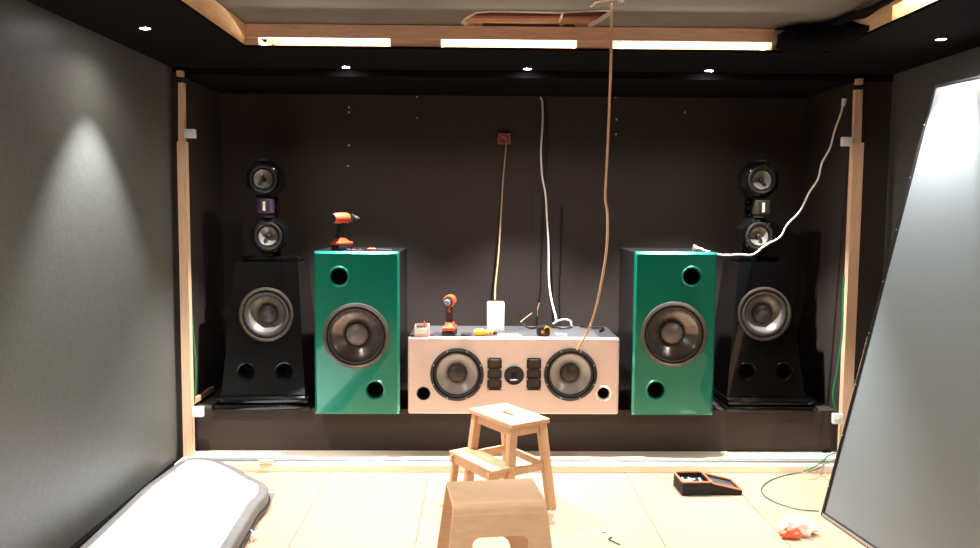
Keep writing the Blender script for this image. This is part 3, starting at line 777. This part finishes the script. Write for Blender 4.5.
# ------------------------------------------------------------------ wooden step stool
pts = {k: at(*v, Z=.465) for k, v in dict(F=(506, 425), L=(471, 410), B=(498, 401.5), R=(550, 419)).items()}
ctr = sum(pts.values(), Vector()) / 4
axl = ((pts['F'] - pts['L']) + (pts['R'] - pts['B'])).normalized()       # long axis
ang = math.atan2(axl.y, axl.x)
st = thing('step_stool', 'pale beech two-step stool with a handle slot standing before the centre speaker', 'stool', (ctr.x + .014, ctr.y, 0), (0, 0, ang))
SLn, SWd, SH = .385, .235, .465      # local X = long, local Y = short (+Y away from step side?)
inv = Matrix.Rotation(-ang, 4, 'Z')
bdir = inv @ (pts['B'] - pts['L']); s = 1 if bdir.y > 0 else -1
# seat with slot
mm = Matrix(((1, 0, 0, 0), (0, 0, 1, 0), (0, 1, 0, SH - .02), (0, 0, 0, 1)))
slot = rrect(-.05, .05, -.013, .013, .01)
MB().plate([rrect(-SLn / 2, SLn / 2, -SWd / 2, SWd / 2, .008), slot], .02, mm).build('seat', 'beech', st)
lx = SLn / 2 - .035
def leg(x, yt, yb, zt, dx=0):
    return MB().beam((x, yt, zt), (x + dx, yb, 0), .034, .044, (0, 1, 0), bev=.002).build('leg', 'beech', st)
yo = SWd / 2 - .03
for sx in (-1, 1):
    dx = sx * .028
    leg(sx * lx, s * yo, s * (yo + .05), SH - .02, dx); leg(sx * lx, -s * yo, -s * (yo + .045), SH - .02, dx)
    # lower side rail carrying the step
    MB().beam((sx * (lx + .013), s * (yo + .024), .225), (sx * (lx + .013), -s * (yo + .15), .225), .018, .036, (0, 0, 1)).build('side_rail', 'beech', st)
    MB().beam((sx * lx, s * (yo - .0), SH - .045), (sx * lx, -s * (yo - .0), SH - .045), .018, .045, (0, 0, 1)).build('top_rail', 'beech', st)
    MB().beam((sx * (lx + .013), -s * (yo + .12), .22), (sx * (lx + .02), -s * (yo + .145), 0), .022, .036, (0, 1, 0), bev=.002).build('leg', 'beech', st)
for yy in (s * (yo - .0), -s * (yo - .0)):
    MB().beam((-lx, yy, SH - .045), (lx, yy, SH - .045), .016, .045, (0, 0, 1)).build('apron', 'beech', st)
MB().beam((-lx - .013, s * (yo + .02), .225), (lx + .013, s * (yo + .02), .225), .016, .036, (0, 0, 1)).build('back_rail', 'beech', st)
yc = -s * (yo + .075)
MB().box(-SLn / 2 - .004, SLn / 2 + .004, yc - .07, yc + .07, .243, .261, bev=.003).build('step', 'beech', st)
MB().beam((-lx - .013, -s * (yo + .13), .222), (lx + .013, -s * (yo + .13), .222), .016, .036, (0, 0, 1)).build('front_rail', 'beech', st)

# ------------------------------------------------------------------ bent plywood stool
q = {k: at(*v, Z=.42) for k, v in dict(bl=(444.5, 479), br=(531, 476.5), fr=(548, 501), fl=(454, 507)).items()}
c2 = sum(q.values(), Vector()) / 4; e = ((q['br'] - q['bl']) + (q['fr'] - q['fl'])).normalized()
ps = thing('plywood_stool', 'bent plywood stool with a rounded handle cutout nearest the viewer', 'stool', (c2.x, c2.y, 0), (0, 0, math.atan2(e.y, e.x)))
W2, D2, H2 = .345, .285, .42
# profile in (y,z): back foot -> top -> front foot; widths flare to the floor
def prof(off):
    P = []; r = .03 - off; fl = .055
    P.append((D2 / 2 + fl - off, 0)); P.append((D2 / 2 + fl * .5 - off, .2)); P.append((D2 / 2 - off + .004, H2 - .04))
    for i in range(7): a = i / 6 * PI / 2; P.append((D2 / 2 - .03 + r * math.cos(a), H2 - .03 + r * math.sin(a)))
    for i in range(7): a = PI / 2 + i / 6 * PI / 2; P.append((-D2 / 2 + .03 + r * math.cos(a), H2 - .03 + r * math.sin(a)))
    P.append((-D2 / 2 + off - .004, H2 - .04)); 
    return P
po, pi_ = prof(0)[2:], prof(.014)[2:]
def half(z): return W2 / 2 + (H2 - z) * .12
vs = []; k = len(po)
for P in (po, pi_):
    for y, z in P: vs += [(-half(z), y, z), (half(z), y, z)]
fs = []
for i in range(k - 1):
    a, b = 2 * i, 2 * i + 2
    fs += [(a, b, b + 1, a + 1), (2 * k + a, 2 * k + a + 1, 2 * k + b + 1, 2 * k + b), (a, 2 * k + a, 2 * k + b, b), (a + 1, b + 1, 2 * k + b + 1, 2 * k + a + 1)]
fs += [(0, 1, 2 * k + 1, 2 * k), (2 * k - 2, 4 * k - 2, 4 * k - 1, 2 * k - 1)]
MB().add(vs, fs).build('seat_shell', 'ply', ps, ang=50)
# two splayed side panels, each with a handle hole and an arch
zt = H2 - .04; yt = -D2 / 2 - .004; yb_ = -D2 / 2 - .055
Lf = math.hypot(zt, yb_ - yt)
mf = Matrix.Translation((0, yb_, 0)) @ Matrix.Rotation(-math.atan2(yt - yb_, zt), 4, 'X')
def outline():
    h0, h1 = half(0), half(zt)
    return [(-h0, 0), (-.11, 0), (-.10, .10), (-.085, .15), (-.06, .17), (.06, .17), (.085, .15), (.10, .10), (.11, 0), (h0, 0), (h1, Lf), (-h1, Lf)]
MB(mf).plate([outline(), rrect(-.105, .105, Lf - .15, Lf - .08, .03)], .014).build('front_panel', 'ply', ps)
MB(Matrix.Rotation(PI, 4, 'Z') @ mf).plate([outline(), rrect(-.105, .105, Lf - .15, Lf - .08, .03)], .014).build('back_panel', 'ply', ps)

# ------------------------------------------------------------------ open tool case
A = at(680, 496, Z=0); Bp = at(713, 496, Z=0)
tc = thing('tool_case', 'open black zip tool case with orange trim on the floor', 'tool case', (A.x + .012, A.y, 0), (0, 0, math.radians(2)))
w, d, h, t = .155, .17, .07, .006
g = MB(); sk = .0
g.box(0, w, 0, d, 0, t); g.box(0, w, 0, t, t, h); g.box(0, w, d - t, d, t, h); g.box(0, t, t, d - t, t, h); g.box(w - t, w, t, d - t, t, h)
g.build('body', 'felt_black', tc)
g = MB(); g.plate([rrect(-.003, w + .003, -.003, d + .003, .01), rrect(.006, w - .006, .006, d - .006, .006)], .007, Matrix(((1, 0, 0, 0), (0, 0, 1, 0), (0, 1, 0, h), (0, 0, 0, 1))))
g.build('body_trim', 'orange_trim', tc)
g = MB()
for i in range(12):
    p = Vector((random.uniform(.03, w - .03), random.uniform(.02, d - .07), .05)); a = random.random() * 3
    g.beam(p, p + Vector((.03 * math.cos(a), .03 * math.sin(a), random.uniform(0, .015))), .009, .006, bev=.001)
g.box(t, w - t, t, d - t, t, .045)
g.mi = [0] * (len(g.f) - 6) + [1] * 6
g.build('bits', ['white_plastic', 'felt_black'], tc, kind='stuff')
# lid hinged at the right side, lying open and sloping
lm = Matrix.Translation((w + .004, 0, .064)) @ Matrix.Rotation(math.radians(13.5), 4, 'Y')
g = MB(lm); lw = .168
g.box(0, lw, 0, d, -.036, -.030); g.box(0, lw, 0, t, -.030, 0); g.box(0, lw, d - t, d, -.030, 0); g.box(lw - t, lw, t, d - t, -.030, 0); g.box(0, t, t, d - t, -.030, 0)
lid = g.build('lid', 'felt_black', tc)
MB(lm).plate([rrect(-.002, lw + .003, -.003, d + .003, .01), rrect(.007, lw - .007, .007, d - .007, .006)], .006, Matrix(((1, 0, 0, 0), (0, 0, 1, 0), (0, 1, 0, 0), (0, 0, 0, 1)))).build('lid_trim', 'orange_trim', tc)
MB(lm).box(t, lw - t, t, d - t, -.029, -.008, bev=.003).build('lid_tray', 'clear_tray', tc)
g = MB(); g.hexa([(.0, 0.02, 0), (0, 0, 0), (0, 0, 0), (0, 0, 0), (0, 0, 0), (0, 0, 0), (0, 0, 0), (0, 0, 0)])
# support wedge of the lid side down to the floor: soft fabric gusset
MB().hexa([(w + .002, .004, 0), (w + lw * .93, .004, 0), (w + lw * .93, d - .004, 0), (w + .002, d - .004, 0), (w + .002, .004, .03), (w + lw * .93, .004, .001), (w + lw * .93, d - .004, .001), (w + .002, d - .004, .03)]).build('gusset', 'felt_black', tc)
MB().cyl((w + .001, .03, h + .004), (w + .001, .05, h + .004), .006).cyl((w + .001, d - .05, h + .004), (w + .001, d - .03, h + .004), .006).build('hinge', 'steel', tc)

# ------------------------------------------------------------------ crumpled bag, hex key, screw, floor cable
p = at(795, 535, Z=0)
def crumple(rx, ry, rz, seed, c, name, m, parent):
    bm = bmesh.new(); bmesh.ops.create_icosphere(bm, subdivisions=4, radius=1)
    for v in bm.verts:
        q = v.co.copy(); k = 1 + 0.42 * noise.noise(q * 1.5 + Vector((seed, 0, 0))) + .08 * noise.noise(q * 4 + Vector((0, seed, 0)))
        v.co = Vector((q.x * rx * k, q.y * ry * k, q.z * rz * k)); v.co += Vector(c)
        v.co.z = max(v.co.z, .001)
    g = MB(); g.bm(bm); return g.build(name, m, parent, ang=70)
o = thing('crumpled_bag', 'crumpled white and orange plastic bag on the floor by the leaning panel', 'bag', (p.x, p.y, 0))
crumple(.075, .06, .05, 2, (.02, .02, .03), 'white_part', 'bag_white', o)
crumple(.045, .025, .03, 5, (-.03, -.035, .022), 'orange_part', 'bag_orange', o)
o = MB().tube([at(612, 537, Z=.004), at(609, 538.5, Z=.004), at(610, 540, Z=.004), at(620, 544.5, Z=.004)], .0025, n=6, smooth=3).build('hex_key', 'tool_black')
tag(o, 'small bent black hex key on the floor', 'hex key')
p = at(603.5, 532.5, Z=0)
o = MB().cyl((p.x - .010, p.y, .004), (p.x + .006, p.y + .002, .004), .003, n=8).cyl((p.x + .006, p.y + .002, .004), (p.x + .009, p.y + .002, .004), .0055, n=10).build('screw', 'steel')
tag(o, 'single loose screw on the floor near the hex key', 'screw')
o = MB().tube([at(834, 461, Z=.055), at(826, 463, Z=.06), at(820, 468, Z=.05), at(806, 472, Z=.006), at(786, 475, Z=.005), at(769, 481, Z=.005), at(761.5, 489, Z=.005), at(766, 497, Z=.005), at(780, 504, Z=.005), at(800, 509.5, Z=.005), at(819, 511, Z=.005)], .003, n=8).build('floor_cable', 'grey_wire')
tag(o, 'thin dark green cable looping on the floor toward the leaning panel', 'cable')
o = MB().tube([at(x, y, Z=z) for x, y, z in ((838, 452, .09), (828, 456, .07), (822, 462, .062), (812, 468, .06), (804, 471, .05))], .004).build('cable_tail', 'green_wire')
tag(o, 'green cable tail on the floor plate below the right stud', 'cable')
p = at(757, 510, Z=0)

# ------------------------------------------------------------------ world + view
w = bpy.data.worlds.new('world'); scene.world = w; w.use_nodes = True
w.node_tree.nodes['Background'].inputs['Color'].default_value = (.02, .02, .02, 1)
w.node_tree.nodes['Background'].inputs['Strength'].default_value = .2
vs_ = scene.view_settings; vs_.view_transform = 'Standard'; vs_.look = 'None'; vs_.gamma = 1; vs_.exposure = 2.1; vs_.use_curve_mapping = False
